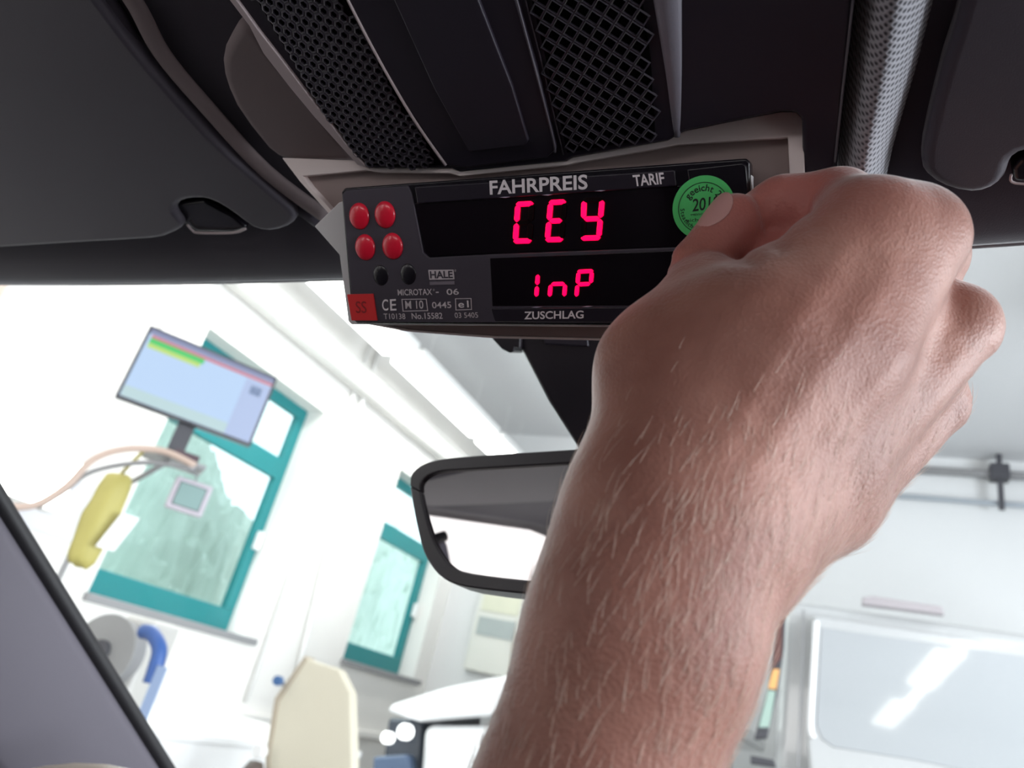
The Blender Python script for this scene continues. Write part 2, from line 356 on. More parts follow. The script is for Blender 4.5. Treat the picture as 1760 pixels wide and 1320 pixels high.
# yellow bag hanging from the shelf
def blob(name, c, ax, m, seed=1, wob=.08, sub=3, parent=None):
    b = bmesh.new(); bmesh.ops.create_icosphere(b, subdivisions=sub, radius=1)
    V = []
    for v in b.verts:
        n = 1 + wob * (math.sin(v.co.x * 5 + seed) * math.sin(v.co.y * 4 + seed * 2) + .6 * math.sin(v.co.z * 9 + seed))
        V.append(Vector(c) + (ax[0] * v.co.x + ax[1] * v.co.y + ax[2] * v.co.z) * n)
    f = [tuple(v.index for v in fc.verts) for fc in b.faces]; b.free()
    return mesh(name, V, f, m, parent, smooth=True)
yb = c0 + Vector((-.21, -.02, -.62))
t = thing('tool_bag', 'crumpled yellow bag hanging under the monitor shelf', 'bag', yb)
blob('bag_body', yb, (e1 * .07, nn * .04, nz * .215), M_yellow, 2, .09, 3, t); tube('bag_strap', [yb + nz * .2, c0 - nz * .34 - e1 * .1], .008, M_yellow, t)
o = obox('paper_sheet', c0 + Vector((-.10, .0, -.66)), e1 * .035, nn * .002, (nz + e1 * .25) * .075, M_white); tag(o, 'white paper strip beside the yellow bag', 'paper')
cab = [P(335, 800, 2.9), P(280, 775, 2.9), P(215, 772, 2.85), P(160, 790, 2.8), P(115, 835, 2.75), P(60, 868, 2.7), P(0, 870, 2.65)]
tag(tube('tan_hose', smoothpoly(cab, 5, False), .014, M_rope), 'tan hose arching from the shelf to the left', 'hose')
cab = [P(335, 806, 2.9), P(250, 795, 2.9), P(160, 810, 2.9), P(110, 845, 2.9), P(66, 872, 2.9)]
tag(tube('support_arm', smoothpoly(cab, 5, False), .010, M_grey), 'thin grey arm beside the tan hose', 'arm')
# bright wall lamp at far left
lp = X0 = ray(30, 805) * (GX + .35) / ray(30, 805).x
t = thing('flood_lamp', 'blazing white flood lamp at the left edge', 'lamp', lp)
obox('lamp_head', lp, Vector((0, .27, 0)), Vector((.05, 0, 0)), nz * .145, M_fix, t, .03); obox('lamp_lens', lp + Vector((.055, 0, 0)), Vector((0, .255, 0)), Vector((.006, 0, 0)), nz * .13, M_tube, t, .03)
obox('lamp_bracket', lp - Vector((.2, 0, 0)), Vector((.16, 0, 0)), Vector((0, .02, 0)), nz * .02, M_grey, t)
# poster / sheet under it
q = ray(105, 870); q = q * ((GX + .012) / q.x)
tag(obox('wall_notice', q, Vector((0, .22, 0)), Vector((.006, 0, 0)), nz * .16, mat('notice grey', (.62, .62, .66), .7)), 'faint grey notice sheet on the wall beside the stand', 'notice')

# ------------------------------------------------------------------ hose reel, machine and bench under the window
def at(px, py, y): r = ray(px, py); return r * (y / r.y)
c = at(190, 1120, 2.3)
t = thing('hose_reel', 'grey hose reel on the wall bench near the pillar', 'reel', c)
YX = Vector((1, .3, 0)).normalized(); YN = Vector((.3, -1, 0)).normalized()
def wheel(name, c, r, th, m, parent, ax=YN, n=32, bev=.006):
    ax = Vector(ax); u = ax.orthogonal().normalized(); v = ax.cross(u)
    V = [Vector(c) + u * r * math.cos(2 * math.pi * k / n) + v * r * math.sin(2 * math.pi * k / n) + ax * s for s in (-th, th) for k in range(n)]
    f = [tuple(range(n)), tuple(range(n, 2 * n))] + [(k, (k + 1) % n, n + (k + 1) % n, n + k) for k in range(n)]
    return mesh(name, V, f, m, parent, bevel=bev)
wheel('reel_drum', c, .13, .05, M_grey, t); wheel('reel_flange', c + YN * .055, .145, .006, mat('reel flange grey', (.25, .25, .25), .5), t); wheel('reel_hub', c + YN * .07, .04, .012, M_dgrey, t)
c = at(236, 1140, 2.45)
t = thing('test_machine', 'white workshop machine housing beside the hose reel', 'machine', c)
obox('machine_housing', c - nz * .06, YX * .08, YN * .10, nz * .24, mat('machine grey', (.52, .51, .49), .5), t, .02); obox('machine_panel', c + YN * .122 - nz * .03, YX * .05, YN * .002, nz * .03, M_grey, t)
hp = smoothpoly([at(246, 1085, 2.15), at(262, 1090, 2.15), at(274, 1115, 2.15), at(268, 1145, 2.15), at(258, 1175, 2.15)], 5, False)
tag(tube('blue_hose', hp, .028, M_blue), 'bright blue hose loop hanging from the machine', 'hose')
tag(obox('hanging_strap', at(252, 1215, 2.14), YX * .02, YN * .004, nz * .14, M_pblue), 'pale blue strap hanging below the blue hose', 'strap')
o = thing('work_bench', 'long low white bench below the first window', 'bench', (-3.2, 3, GF))
b0 = at(350, 1262, 3.0)
box('bench_top', (-3.95, 2.5, b0.z - .04), (b0.x - .0, 4.4, b0.z), M_white, o, .01); box('bench_body', (-3.95, 2.55, GF), (b0.x - .03, 4.35, b0.z - .04), M_white, o, .01)
t = thing('cream_panel', 'cream sheet metal panel with clipped corners standing in front of the bench', 'panel', (-2.2, 3.0, GF))
pl = Plane((0, 3.0, 0), (0, -1, 0))
slab('panel_sheet', [(462, 1420), (462, 1300), (478, 1205), (526, 1132), (582, 1150), (602, 1190), (608, 1420)], pl, 0, .06, M_cream, t, .01)
slab('panel_edge', [(455, 1420), (456, 1300), (472, 1200), (524, 1127), (527, 1133), (479, 1206), (463, 1300), (463, 1420)], pl, .004, .07, mat('panel edge brown', (.42, .36, .28), .6), t)
slab('panel_foot', [(458, 1690), (610, 1690), (608, 1415), (462, 1415)], pl, -.005, .05, M_cream, t)
c = at(478, 1170, 2.95)
t = thing('blue_valve', 'small blue valve knob at the panel corner', 'valve', c); wheel('valve_knob', c, .022, .02, mat('valve blue', (.03, .10, .25), .4), t); tube('valve_stem', [c, c + Vector((.0, .1, -.02))], .01, M_grey, t)
c = at(444, 1300, 2.9)
t = thing('gas_bottle', 'dark bottle with a round white cap left of the cream panel', 'bottle', c)
tube('bottle_body', [c - nz * .4, c - nz * .06, c - nz * .02], [.05, .05, .03], mat('bottle brown', (.09, .07, .06), .5), t, 16); wheel('bottle_cap', c + nz * .02, .03, .02, M_white, t, (0, -1, 0))
# panel on the far wall
c = at(858, 1080, GY - .03)
t = thing('fuse_box', 'pale grey cabinet with a darker window on the far wall', 'cabinet', c)
box('cabinet_body', c + Vector((-.28, -.05, -.45)), c + Vector((.28, .03, .45)), mat('cabinet pale', (.66, .66, .62), .5), t, .02)
box('cabinet_window', c + Vector((-.22, -.06, -.10)), c + Vector((.20, -.045, .08)), mat('cabinet window', (.36, .40, .40), .4), t)
box('cabinet_label', c + Vector((-.22, -.06, .14)), c + Vector((.20, -.045, .36)), mat('cabinet cream', (.62, .62, .50), .5), t)

# ------------------------------------------------------------------ white car with open tailgate ahead, left of the arm
t = thing('parked_car', 'white car ahead in the garage behind the arm', 'car', (-2.0, 5.0, GF))
pc1 = Plane((0, 4.3, 0), (0, -1, 0))
M_car = mat('car white paint', (.82, .83, .84), .15, coat=.6)
slab('car_roof', [(664, 1222), (672, 1210), (760, 1182), (850, 1163), (900, 1158), (1100, 1190), (1260, 1230), (1260, 1262), (900, 1225), (720, 1240)], pc1, 0, 1.6, M_car, t, .05, 4)
slab('car_body', [(712, 1420), (722, 1300), (726, 1245), (1180, 1245), (1200, 1420)], pc1, -.03, 1.7, M_car, t, .06, 4)
slab('car_dark_gap', [(666, 1232), (726, 1236), (722, 1300), (712, 1420), (655, 1420), (658, 1300)], pc1, -.25, .9, mat('car glass dark', (.05, .06, .08), .1), t, .03)  # dark glossy slab beside the body, below the roof
slab('car_skirt', [(655, 1400), (1190, 1400), (1190, 1640), (655, 1640)], pc1, -.06, 1.6, M_car, t, .05)
for px, py, r in ((697, 1258, .045), (667, 1268, .035)):
    wheel('lamp_lens', at(px, py, 4.28) , r, .03, mat('lens glow', (1, 1, 1), .2, emit=(1, 1, 1), es=2.0), t, (0, -1, 0), 20)
slab('car_bumper', [(640, 1300), (700, 1296), (705, 1330), (640, 1330)], pc1, -.06, .1, mat('bumper navy', (.08, .12, .2), .3), t, .02)

# ------------------------------------------------------------------ van on the right
vy = 4.4
t = thing('white_van', 'large white van seen from the rear at right', 'van', (.9, 5.2, GF))
vx = at(1345, 1060, vy).x; vt = at(1500, 1050, vy).z
box('van_body', (vx, vy, GF + .3), (2.2, GY - .4, vt), M_van, t, .06, 4)
VP_ = Plane(at(1500, 1150, vy - .04), (0.075, -1, .07))
dd = slab('rear_door', [(1396, 1056), (1780, 1112), (1900, 1150), (1900, 1420), (1400, 1420), (1386, 1268)], VP_, .02, .06, M_van, t, .02, 4)
slab('door_panel', [(1412, 1078), (1760, 1128), (1880, 1150), (1880, 1370), (1570, 1306), (1432, 1284), (1412, 1270), (1403, 1245)], VP_, .026, .02, mat('van panel paint', (.38, .40, .42), .06, coat=.7), t, .006, 3)
ptube('chrome_strip', [(1403, 1068), (1398, 1150), (1393, 1250), (1400, 1268)], VP_, .03, 4.5, mat('bright seal', (.9, .9, .92), .2), t)
ptube('door_seam', [(1381, 1048), (1376, 1200), (1366, 1420)], VP_, .02, 1.5, M_grey, t)
slab('roof_rail', [(1482, 1026), (1500, 1024), (1620, 1042), (1624, 1056), (1482, 1038)], VP_, .07, .05, mat('rail grey', (.36, .33, .35), .5), t, .006)
tl = slab('tail_lamp', [(1336, 1056), (1350, 1058), (1348, 1110), (1336, 1190), (1318, 1268), (1296, 1270), (1320, 1180)], VP_, .03, .05, M_dgrey, t, .004)
slab('tail_lens', [(1337, 1062), (1345, 1063), (1343, 1130), (1328, 1150)], VP_, .034, .01, M_brown, tl); slab('orange_lens', [(1328, 1150), (1340, 1150), (1334, 1185), (1320, 1183)], VP_, .034, .01, M_orange, tl)
slab('green_lens', [(1320, 1186), (1333, 1188), (1322, 1250), (1304, 1250)], VP_, .034, .01, mat('pale green lens', (.33, .45, .40), .3), tl)
slab('door_hinge', [(1290, 1298), (1330, 1306), (1334, 1318), (1290, 1312)], VP_, .05, .05, M_dgrey, t, .004)
box('van_bumper', (vx - .02, vy - .12, GF + .25), (2.2, vy + .05, GF + .55), M_dgrey, t, .04)
for xx in (vx + .2, 2.0): wheel('van_wheel', (xx, vy + .6, GF + .34), .33, .1, M_rub, t, (1, 0, 0), 28)

# ================================================================== THE CAR AROUND THE CAMERA
# roof lining with rolled front edge
def roofz(y): return .28 - .2 * y if y > -.1 else .30 + .02 * math.cos((y + .1) * 1.6) - .02 - .06 * max(0, -y - .7) ** 2
prof = [(y, .28 - .2 * y if y > -.05 else .29 - .10 * max(0, -.05 - y - .5) ** 2) for y in (-1.75, -1.4, -1.0, -.7, -.4, -.15, -.05, .05, .12, .18, .22, .25)]
prof += [(.266, .2240), (.278, .2218), (.287, .2212), (.2955, .2228), (.3015, .2262), (.304, .232), (.30, .25), (.25, .285), (.1, .33), (-.2, .36), (-1.0, .36), (-1.75, .30)]
xs = [-.80, -.76, -.70, -.60, -.45, -.3, -.15, 0, .15, .3, .42, .50, .56, .60]
V = []; nf = len(prof)
for x in xs:
    cx = x + .1; drop = .55 * max(0, abs(cx) - .62) ** 1.5
    for (y, z) in prof: V.append((x, y - .075 * cx * cx, z - drop))
Fc = []
for i in range(len(xs) - 1):
    for j in range(nf): k = (j + 1) % nf; Fc.append((i * nf + j, i * nf + k, (i + 1) * nf + k, (i + 1) * nf + j))
Fc += [tuple(range(nf)), tuple(range((len(xs) - 1) * nf, len(xs) * nf))]
rl = thing('roof_lining', 'dark cloth roof lining of the car above the windscreen', 'roof lining', (-.1, .1, .26))
mesh('lining_cloth', V, Fc, M_cloth, rl, smooth=True)
gasket = [(x, .3035 - .075 * (x + .1) ** 2, .229 - .55 * max(0, abs(x + .1) - .62) ** 1.5) for x in np.linspace(-.78, .58, 24)]
tube('edge_seal', gasket, .0022, mat('seal grey', (.25, .24, .26), .5), rl, 8)
# moulded beads of the lining to the left of the console
ptube('moulded_bead', [(130, -120), (225, -5), (278, 91), (358, 187), (457, 294), (560, 372)], HEAD, .006, (21, 16), M_taupe, rl, flat=.55, seg=14)
ptube('moulded_bead', [(80, -120), (185, -5), (245, 91), (330, 190), (430, 294), (545, 385)], HEAD, .004, (14, 9), M_cloth, rl, flat=.6, seg=14)
slab('taupe_pad', [(408, 32), (392, 60), (380, 84), (376, 106), (379, 130), (387, 155), (400, 184), (425, 220), (457, 259), (482, 280), (625, 286), (540, 178), (462, 82), (440, 52)], HEAD, .010, .02, M_taupe, rl, .006, 5)
# knitted strip right of the console
kp = []
V = []; rows = 30
for j in range(rows):
    t_ = j / (rows - 1); py = -160 + t_ * 520
    xl = np.interp(py, [-160, 0, 159, 278, 360], [1478, 1466, 1448, 1436, 1428]); xr = np.interp(py, [-160, 0, 110, 250, 300, 360], [1665, 1604, 1576, 1535, 1524, 1512])
    for i in range(13):
        s = i / 12; px = xl + (xr - xl) * s
        V.append(HEAD.hit(px, py, -.004 + .030 * math.sin(math.pi * (s * .93 + .0)) ** .8))
Fc = [(j * 13 + i, j * 13 + i + 1, (j + 1) * 13 + i + 1, (j + 1) * 13 + i) for j in range(rows - 1) for i in range(12)]
mesh('knit_strip', V, Fc, M_knit, rl, smooth=True)

# sun visors
v1 = thing('sun_visor', 'wide dark sun visor on the left with a clip notch', 'sun visor', VIS.hit(200, 250))
slab('visor_panel', [(-420, -260), (-60, -260), (70, -140), (163, 0), (255, 119), (358, 235), (440, 310), (498, 360), (506, 378), (492, 392), (462, 399), (434, 392), (404, 370), (374, 351), (348, 343), (318, 345), (301, 354), (299, 368), (312, 384), (308, 395), (288, 405), (258, 412), (130, 419), (0, 427), (-300, 445), (-500, 440)], VIS, .004, .010, M_visor, v1, .0045, 5, sm=2)
cl = slab('visor_clip', [(300, 350), (350, 345), (400, 372), (424, 393), (404, 401), (338, 399), (322, 388), (304, 372)], VIS, -.001, .008, M_mblack, v1, .002)
ptube('clip_rim', [(322, 386), (330, 395), (342, 400), (400, 400), (422, 393)], VIS, .001, 2.2, M_edge, v1)
v2 = thing('sun_visor', 'smaller visible sun visor corner at the upper right', 'sun visor', VIS.hit(1700, 200))
slab('visor_panel', [(1672, -150), (1655, 0), (1622, 110), (1594, 220), (1584, 280), (1594, 306), (1625, 326), (1670, 336), (1705, 328), (1728, 308), (1736, 285), (1752, 268), (1800, 262), (1900, 280), (2100, 285), (2140, -150)], VIS, .006, .014, M_visor, v2, .007, 6, sm=2)
slab('visor_clip', [(1738, 290), (1756, 272), (1830, 268), (1830, 318), (1742, 314)], VIS, .002, .012, M_mblack, v2, .002)
ptube('clip_rim', [(1738, 300), (1746, 315), (1830, 316)], VIS, .004, 2.2, M_edge, v2)

# overhead console
oc = thing('overhead_console', 'dark overhead console with two perforated grilles', 'console', CONS.hit(900, 120))
slab('console_body', [(250, -200), (452, 62), (540, 176), (630, 291), (776, 292), (788, 298), (974, 279), (984, 273), (1150, 243), (1178, 227), (1345, 194), (1366, 195), (1378, 206), (1380, 330), (1428, 330), (1438, 278), (1450, 159), (1466, 0), (1490, -200)], CONS, 0, .03, M_cons, oc, .003, 3)
slab('console_edge_strip', [(240, -200), (428, 45), (452, 92), (497, 150), (541, 203), (585, 252), (614, 284), (632, 290), (594, 247), (554, 195), (514, 143), (476, 93), (446, 55), (260, -205)], CONS, .0015, .012, M_edge, oc, .0006)
ptube('edge_rim', [(1482, -160), (1466, 0), (1448, 159), (1435, 278)], CONS, .0, 2.2, mat('rim grey', (.16, .155, .18), .4), oc)
ptube('highlight_ridge', [(1140, -120), (1148, 0), (1158, 120), (1164, 235)], CONS, -.0005, (34, 5), mat('ridge highlight', (.26, .25, .30), .42, bump=('noise', 2200, .3, .0003)), oc, flat=.6, seg=20)  # pale colour carries the soft highlight running along the console
slab('centre_panel', [(545, -120), (597, 0), (690, 170), (768, 286), (800, 290), (940, 272), (956, 258), (925, 130), (887, 0), (860, -120)], CONS, .0028, .006, M_cons2, oc, .0012, 3)
slab('centre_cover', [(620, -120), (676, 0), (745, 152), (806, 262), (902, 251), (908, 243), (880, 150), (822, 0), (790, -120)], CONS, .0046, .003, M_cons, oc, .0008, 3)
ptube('panel_rib', [(550, -100), (598, 0), (650, 100), (708, 200), (766, 284)], CONS, .0032, 2.6, M_edge, oc)
ptube('panel_rib', [(862, -100), (888, 0), (920, 120), (950, 235), (954, 262)], CONS, .0032, 2.0, mat('rib grey', (.10, .09, .11), .4), oc)
ptube('panel_rib', [(880, -100), (903, 0), (934, 120), (968, 266)], CONS, .0006, 1.4, mat('rib grey', (.10, .09, .11), .4), oc)
def inside(p, poly):
    x, y = p; c = False; n = len(poly)
    for i in range(n):
        (x1, y1), (x2, y2) = poly[i], poly[(i + 1) % n]
        if (y1 > y) != (y2 > y) and x < (x2 - x1) * (y - y1) / (y2 - y1) + x1: c = not c
    return c
def grille(name, px, pitch, sides, hole, depth, parent, lab=None, rotk=0):
    """perforated plate: every cell a frame around a real hole, with a dark floor behind"""
    poly = [CONS.uv(*p) for p in px]
    us = [p[0] for p in poly]; vs = [p[1] for p in poly]
    V = []; Fc = []
    if sides == 6: du, dv = pitch * 1.732, pitch * .5
    else: du, dv = pitch, pitch * .5
    j = 0; v = min(vs)
    while v < max(vs):
        u = min(us) + (du / 2 if j % 2 else 0)
        while u < max(us):
            if inside((u, v), poly):
                b = len(V)
                for rad, off in ((1, .0012), (hole, .0016), (hole * .92, .0016 - depth)):
                    for k in range(sides):
                        a = k * math.pi / 3 if sides == 6 else k * math.pi / 2
                        rr = (pitch / math.sqrt(3) if sides == 6 else pitch * .5) * rad
                        V.append(CONS.at(u + rr * math.cos(a), v + rr * math.sin(a), off))
                for r_ in range(2):
                    for k in range(sides): Fc.append((b + r_ * sides + k, b + r_ * sides + (k + 1) % sides, b + (r_ + 1) * sides + (k + 1) % sides, b + (r_ + 1) * sides + k))
            u += du
        v += dv; j += 1
    fl = slab(name, px, CONS, .0004, .001, M_hole, parent)
    o = mesh('grille_lattice', V, Fc, M_mesh, fl, recalc=False); o['kind'] = 'stuff'
    return fl
grille('speaker_grille', [(330, -140), (442, 0), (500, 100), (560, 190), (612, 268), (642, 284), (758, 284), (690, 175), (640, 90), (592, 0), (540, -140)], .0042, 6, .62, .003, oc)
grille('microphone_grille', [(885, -140), (914, 0), (945, 130), (975, 262), (1118, 238), (1126, 226), (1118, 100), (1104, 0), (1090, -140)], .0066, 4, .78, .003, oc)

# bezel and mounting plate
bz = thing('mounting_plate', 'greige bezel plate holding the taximeter under the console', 'plate', PLATE.hit(900, 400))
outer = [(484, 271), (612, 276), (630, 288), (776, 289), (790, 295), (974, 276), (984, 270), (1150, 240), (1178, 224), (1345, 191), (1368, 192), (1381, 204), (1383, 300), (1383, 470)]
inner = [(520, 303), (628, 293), (655, 297), (772, 298), (790, 303), (974, 284), (990, 280), (1135, 255), (1163, 249), (1300, 240), (1340, 238), (1354, 236), (1357, 300), (1357, 470)]
lo = [(484, 271), (515, 312), (560, 362), (600, 410)]; li = [(520, 303), (532, 320), (572, 364), (606, 402)]
def ring(name, a, b, plane, off, th, m, parent, bevel=0):
    A = [plane.hit(*p, off) for p in a]; B = [plane.hit(*p, off) for p in b]; n = len(A)
    V = A + B + [v - plane.n * th for v in A] + [v - plane.n * th for v in B]; f = []
    for i in range(n - 1):
        f += [(i, i + 1, n + i + 1, n + i), (2 * n + i, 2 * n + i + 1, 3 * n + i + 1, 3 * n + i), (i, i + 1, 2 * n + i + 1, 2 * n + i), (n + i, n + i + 1, 3 * n + i + 1, 3 * n + i)]
    f += [(0, n, 3 * n, 2 * n), (n - 1, 2 * n - 1, 4 * n - 1, 3 * n - 1)]
    return mesh(name, V, f, m, parent, bevel=bevel)
ring('bezel_rim', lo[::-1][:-1] + outer, li[::-1][:-1] + inner, PLATE, .0, .008, M_bezel, bz, .0005)
slab('plate_face', [(515, 300), (628, 290), (772, 293), (974, 280), (1140, 250), (1358, 234), (1360, 470), (1345, 560), (1045, 582), (850, 578), (700, 566), (636, 553), (600, 420), (560, 350)], PLATE, -.004, .006, M_plate, bz, .0008)
slab('plate_lip', [(636, 556), (700, 567), (850, 578), (1045, 582), (1300, 572), (1300, 576), (1045, 585.5), (850, 581.5), (700, 570), (634, 558)], PLATE, -.003, .008, M_bezel, bz)

# ------------------------------------------------------------------ the taximeter
tm = thing('taximeter', 'black taximeter with red digits and four red buttons', 'taximeter', MP.hit(900, 420))
def loc(px, py, off=0): return MP.uv(px, py, off)
slab('rear_shell', [(582, 348), (540, 389), (583, 438), (598, 552), (604, 558), (1290, 564), (1292, 300), (640, 330)], MP, -.0035, .008, M_shell, tm, .0006)
slab('meter_body', [(586, 330), (592, 323), (1283, 272), (1289, 278), (1291, 550), (1286, 561), (612, 556), (604, 548)], MP, 0, .011, M_mblack, tm, .001)
slab('face_panel', [(588, 334), (594, 327), (700, 319), (707, 330), (727, 434), (737, 443), (850, 437), (1288, 420), (1290, 545), (1284, 557), (612, 553), (607, 547)], MP, .0010, .002, M_mface, tm, .0005)
slab('display_window', [(712, 350), (1160, 320), (1282, 312), (1284, 419), (850, 435), (740, 441), (731, 433)], MP, .0003, .001, M_mglass, tm, .0002)
slab('lower_window', [(842, 444), (1282, 426), (1286, 524), (846, 526)], MP, .0013, .001, M_mglass, tm, .0002)
slab('title_strip', [(712, 321), (1160, 292), (1163, 320), (717, 350)], MP, .0016, .003, mat('strip black', (.022, .017, .027), .3), tm, .0006)
slab('lower_strip', [(843, 530), (1284, 526), (1287, 553), (850, 553)], MP, .0020, .002, mat('strip black', (.022, .017, .027), .3), tm, .0005)
slab('side_block', [(1180, 290), (1276, 279), (1283, 284), (1287, 330), (1290, 420), (1192, 430), (1186, 330)], MP, .0030, .004, M_mblack, tm, .0008)
for px, py in ((620, 371.5), (664, 369), (630, 425), (677, 423)):
    dome('red_button', MP, loc(px, py), .0056, .0062, .0022, M_red, tm, .001)
for px, py in ((656.5, 473), (703.5, 471)):
    dome('black_button', MP, loc(px, py), .0043, .0050, .0012, M_bbtn, tm, .0008)
rb = slab('red_seal_label', [(596, 506), (641, 505), (648, 551), (604, 551)], MP, .0016, .0008, M_redlab, tm, .0002)
text('seal_mark', 'SS', MP, (612, 538), (630, 538), (611, 518), mat('dark red ink', (.35, .015, .02), .6), rb, .0018)
T = .0014
def tx(s, bl, br, tl, m, off=T, bold=.01): return text('lettering', s, MP, bl, br, tl, m, tm, off, bold)
tx('FAHRPREIS', (842, 335), (1010, 325.5), (841, 310.5), M_print2, .0018, .022)
tx('TARIF', (1090, 320.5), (1143, 316), (1087, 301), M_print2, .0018, .022)
tx('ZUSCHLAG', (901, 549), (1003, 547.5), (901, 535.5), M_print2, .0022, .02)
hb = slab('maker_badge', [(736, 464), (779, 463.5), (781, 480), (738, 481)], MP, .0013, .0006, M_print, tm)
slab('badge_underline', [(738, 484), (781, 483), (781.5, 489), (739, 490)], MP, .0013, .0006, mat('print dim', (.22, .19, .23), .6), tm)
text('badge_lettering', 'HALE', MP, (739.5, 478.5), (778.5, 478), (738.5, 466), M_mface, hb, .00145, .03)
tx('MICROTAX', (684, 508), (743, 507), (683, 497.5), M_print)
tx('-', (749, 503.5), (754, 503.3), (749, 501.5), M_print); tx('06', (768, 507), (789, 506.5), (767, 496.5), M_print); tx('®', (744, 500), (747, 500), (744, 496.5), M_print, T, 0); tx('®', (781, 467), (784, 467), (781, 463), M_print, T, 0)
tx('C', (657, 534), (667.5, 534), (656.5, 514.5), M_print2); tx('E', (671, 534), (681.5, 533.5), (670, 514.5), M_print2)
tx('M 10', (697, 531), (728, 530.5), (696, 517), M_print); tx('0445', (743, 530), (776, 529.5), (742, 519), M_print); tx('e1', (788, 529), (806, 528.5), (787, 517), M_print2)
def frame_px(a, b, c, d, w=1.2):
    P4 = [a, b, c, d]; cx = sum(p[0] for p in P4) / 4; cy = sum(p[1] for p in P4) / 4
    inn = [(p[0] + w * (1 if p[0] < cx else -1), p[1] + w * (1 if p[1] < cy else -1)) for p in P4]
    ring('printed_frame', P4 + [a], inn + [inn[0]], MP, T, .0002, M_print, tm)
frame_px((690, 514), (733, 513.5), (735.5, 534.5), (692, 535.5)); frame_px((782, 513), (810, 512.5), (811, 532.5), (783, 533.5))
tx('T10138', (660, 548.5), (697, 548.5), (659, 539), M_print, T, 0); tx('No.15582', (708, 548.5), (761, 548), (707, 538), M_print, T, .01); tx('03 5405', (782, 546.5), (822, 546), (781, 537.5), M_print, T, 0)
# seven segment digits
def digit(TL, TR, BL, BR, segs, w, off, offsegs=''):
    d = thing('led_digit', loc=MP.hit((TL[0] + BR[0]) / 2, (TL[1] + BR[1]) / 2, off)); d.parent = tm; d.location -= tm.location
    def pt(u, v):
        x = (TL[0] * (1 - u) + TR[0] * u) * (1 - v) + (BL[0] * (1 - u) + BR[0] * u) * v
        y = (TL[1] * (1 - u) + TR[1] * u) * (1 - v) + (BL[1] * (1 - u) + BR[1] * u) * v
        return Vector((x, y))
    N = {'a': ((0, 0), (1, 0)), 'b': ((1, 0), (1, .5)), 'c': ((1, .5), (1, 1)), 'd': ((0, 1), (1, 1)), 'e': ((0, .5), (0, 1)), 'f': ((0, 0), (0, .5)), 'g': ((0, .5), (1, .5))}
    for s in segs + offsegs:
        a, b = pt(*N[s][0]), pt(*N[s][1]); t = (b - a).normalized(); n = Vector((-t.y, t.x)); h = w / 2; a2 = a + t * .6; b2 = b - t * .6
        if s in 'ad': a2 = a - t * h * .8; b2 = b + t * h * .8
        poly = [a2, a2 + t * h + n * h, b2 - t * h + n * h, b2, b2 - t * h - n * h, a2 + t * h - n * h]
        slab('segment', [tuple(p) for p in poly], MP, off, .0008, M_led if s in segs else M_ledoff, d, .0003, 2)
h = 4.6
digit((889.5, 351), (913, 350), (885, 414.5), (909.5, 414), 'adef', 9, .0012, 'bcg')
digit((946, 348), (969, 347), (940, 412), (964, 411.5), 'adefg', 9, .0012, 'bc')
digit((1003.5, 344), (1034.5, 342.5), (1001, 409.5), (1028.5, 408.5), 'bcdfg', 9, .0012, 'ae')
digit((900, 474), (924, 471), (897, 511), (921, 511), 'bc', 7, .0020)
digit((948, 466), (973, 465), (944, 511), (969, 510.5), 'ceg', 7, .0020)
digit((994, 467), (1017, 466), (990, 511), (1013, 510), 'abefg', 7, .0020)
for px, py in ((867, 339.5), (940, 335.5), (1031, 328.5)): slab('painted_glint', [(px - 10, py), (px, py - 1.6), (px + 10, py - 1.4), (px + 2, py + .9)], MP, .0019, .0008, mat('glint pale', (.55, .5, .65), .15), tm, .0002)  # pale slivers stand in for highlights on the lip edge
for px, py in ((922, 528.5), (1009, 527.5)): slab('painted_glint', [(px - 10, py), (px, py - 1.6), (px + 10, py - 1), (px + 1, py + 1)], MP, .0022, .0008, mat('glint pale', (.55, .5, .65), .15), tm, .0002)  # the same painted highlights above the lower strip
# green calibration sticker
sc = loc(1209, 357, .0031)
e0 = loc(1156, 357, .0031); ru = sc[0] - e0[0]; rv = abs(loc(1209, 303, .0031)[1] - sc[1])
st = disc('calibration_sticker', MP, sc, ru, ru * 1.02, .0033, .0003, M_green, tm)
def circ(k, r, off=.0034): a = 2 * math.pi * k / 64; return MP.at(sc[0] + r * math.cos(a), sc[1] + r * math.sin(a), off)
tube('printed_ring', [circ(k, ru * .80) for k in range(64)], .00013, M_ink, st, 6, closed=True)
text('sticker_year', '2018', MP, (1190, 364), (1236, 358), (1191, 342), M_ink, st, .0034, .01)
text('sticker_line', 'MESSGERAET', MP, (1188, 371), (1232, 367), (1187, 368), M_ink, st, .0034, 0)
text('sticker_line', 'eichamtlich', MP, (1180, 382), (1240, 378), (1179, 376), M_ink, st, .0034, 0)
def arc_text(st_, r, a0, h, flip=1):
    a = a0
    for ch in st_:
        if ch == ' ': a -= flip * .35 * h / r; continue
        v, f = text_geo(ch, .012); x0 = min(p[0] for p in v); wd = (max(p[0] for p in v) - x0) * h
        a -= flip * wd / 2 / r; c = Vector((math.cos(a), math.sin(a))); tdir = Vector((c.y, -c.x)) * flip; ndir = c * flip
        V = [MP.at(sc[0] + c.x * r + tdir.x * ((p[0] - x0) * h - wd / 2) + ndir.x * (p[1] - .3) * h, sc[1] + c.y * r + tdir.y * ((p[0] - x0) * h - wd / 2) + ndir.y * (p[1] - .3) * h, .0034) for p in v]
        mesh('sticker_letter', V, f, M_ink, st, recalc=False); a -= flip * (wd / 2 + .10 * h) / r
arc_text('geeicht 2018', ru * .62, math.radians(148), ru * .30)
arc_text('Staatliches Eichamt', ru * .68, math.radians(180), ru * .19, -1)

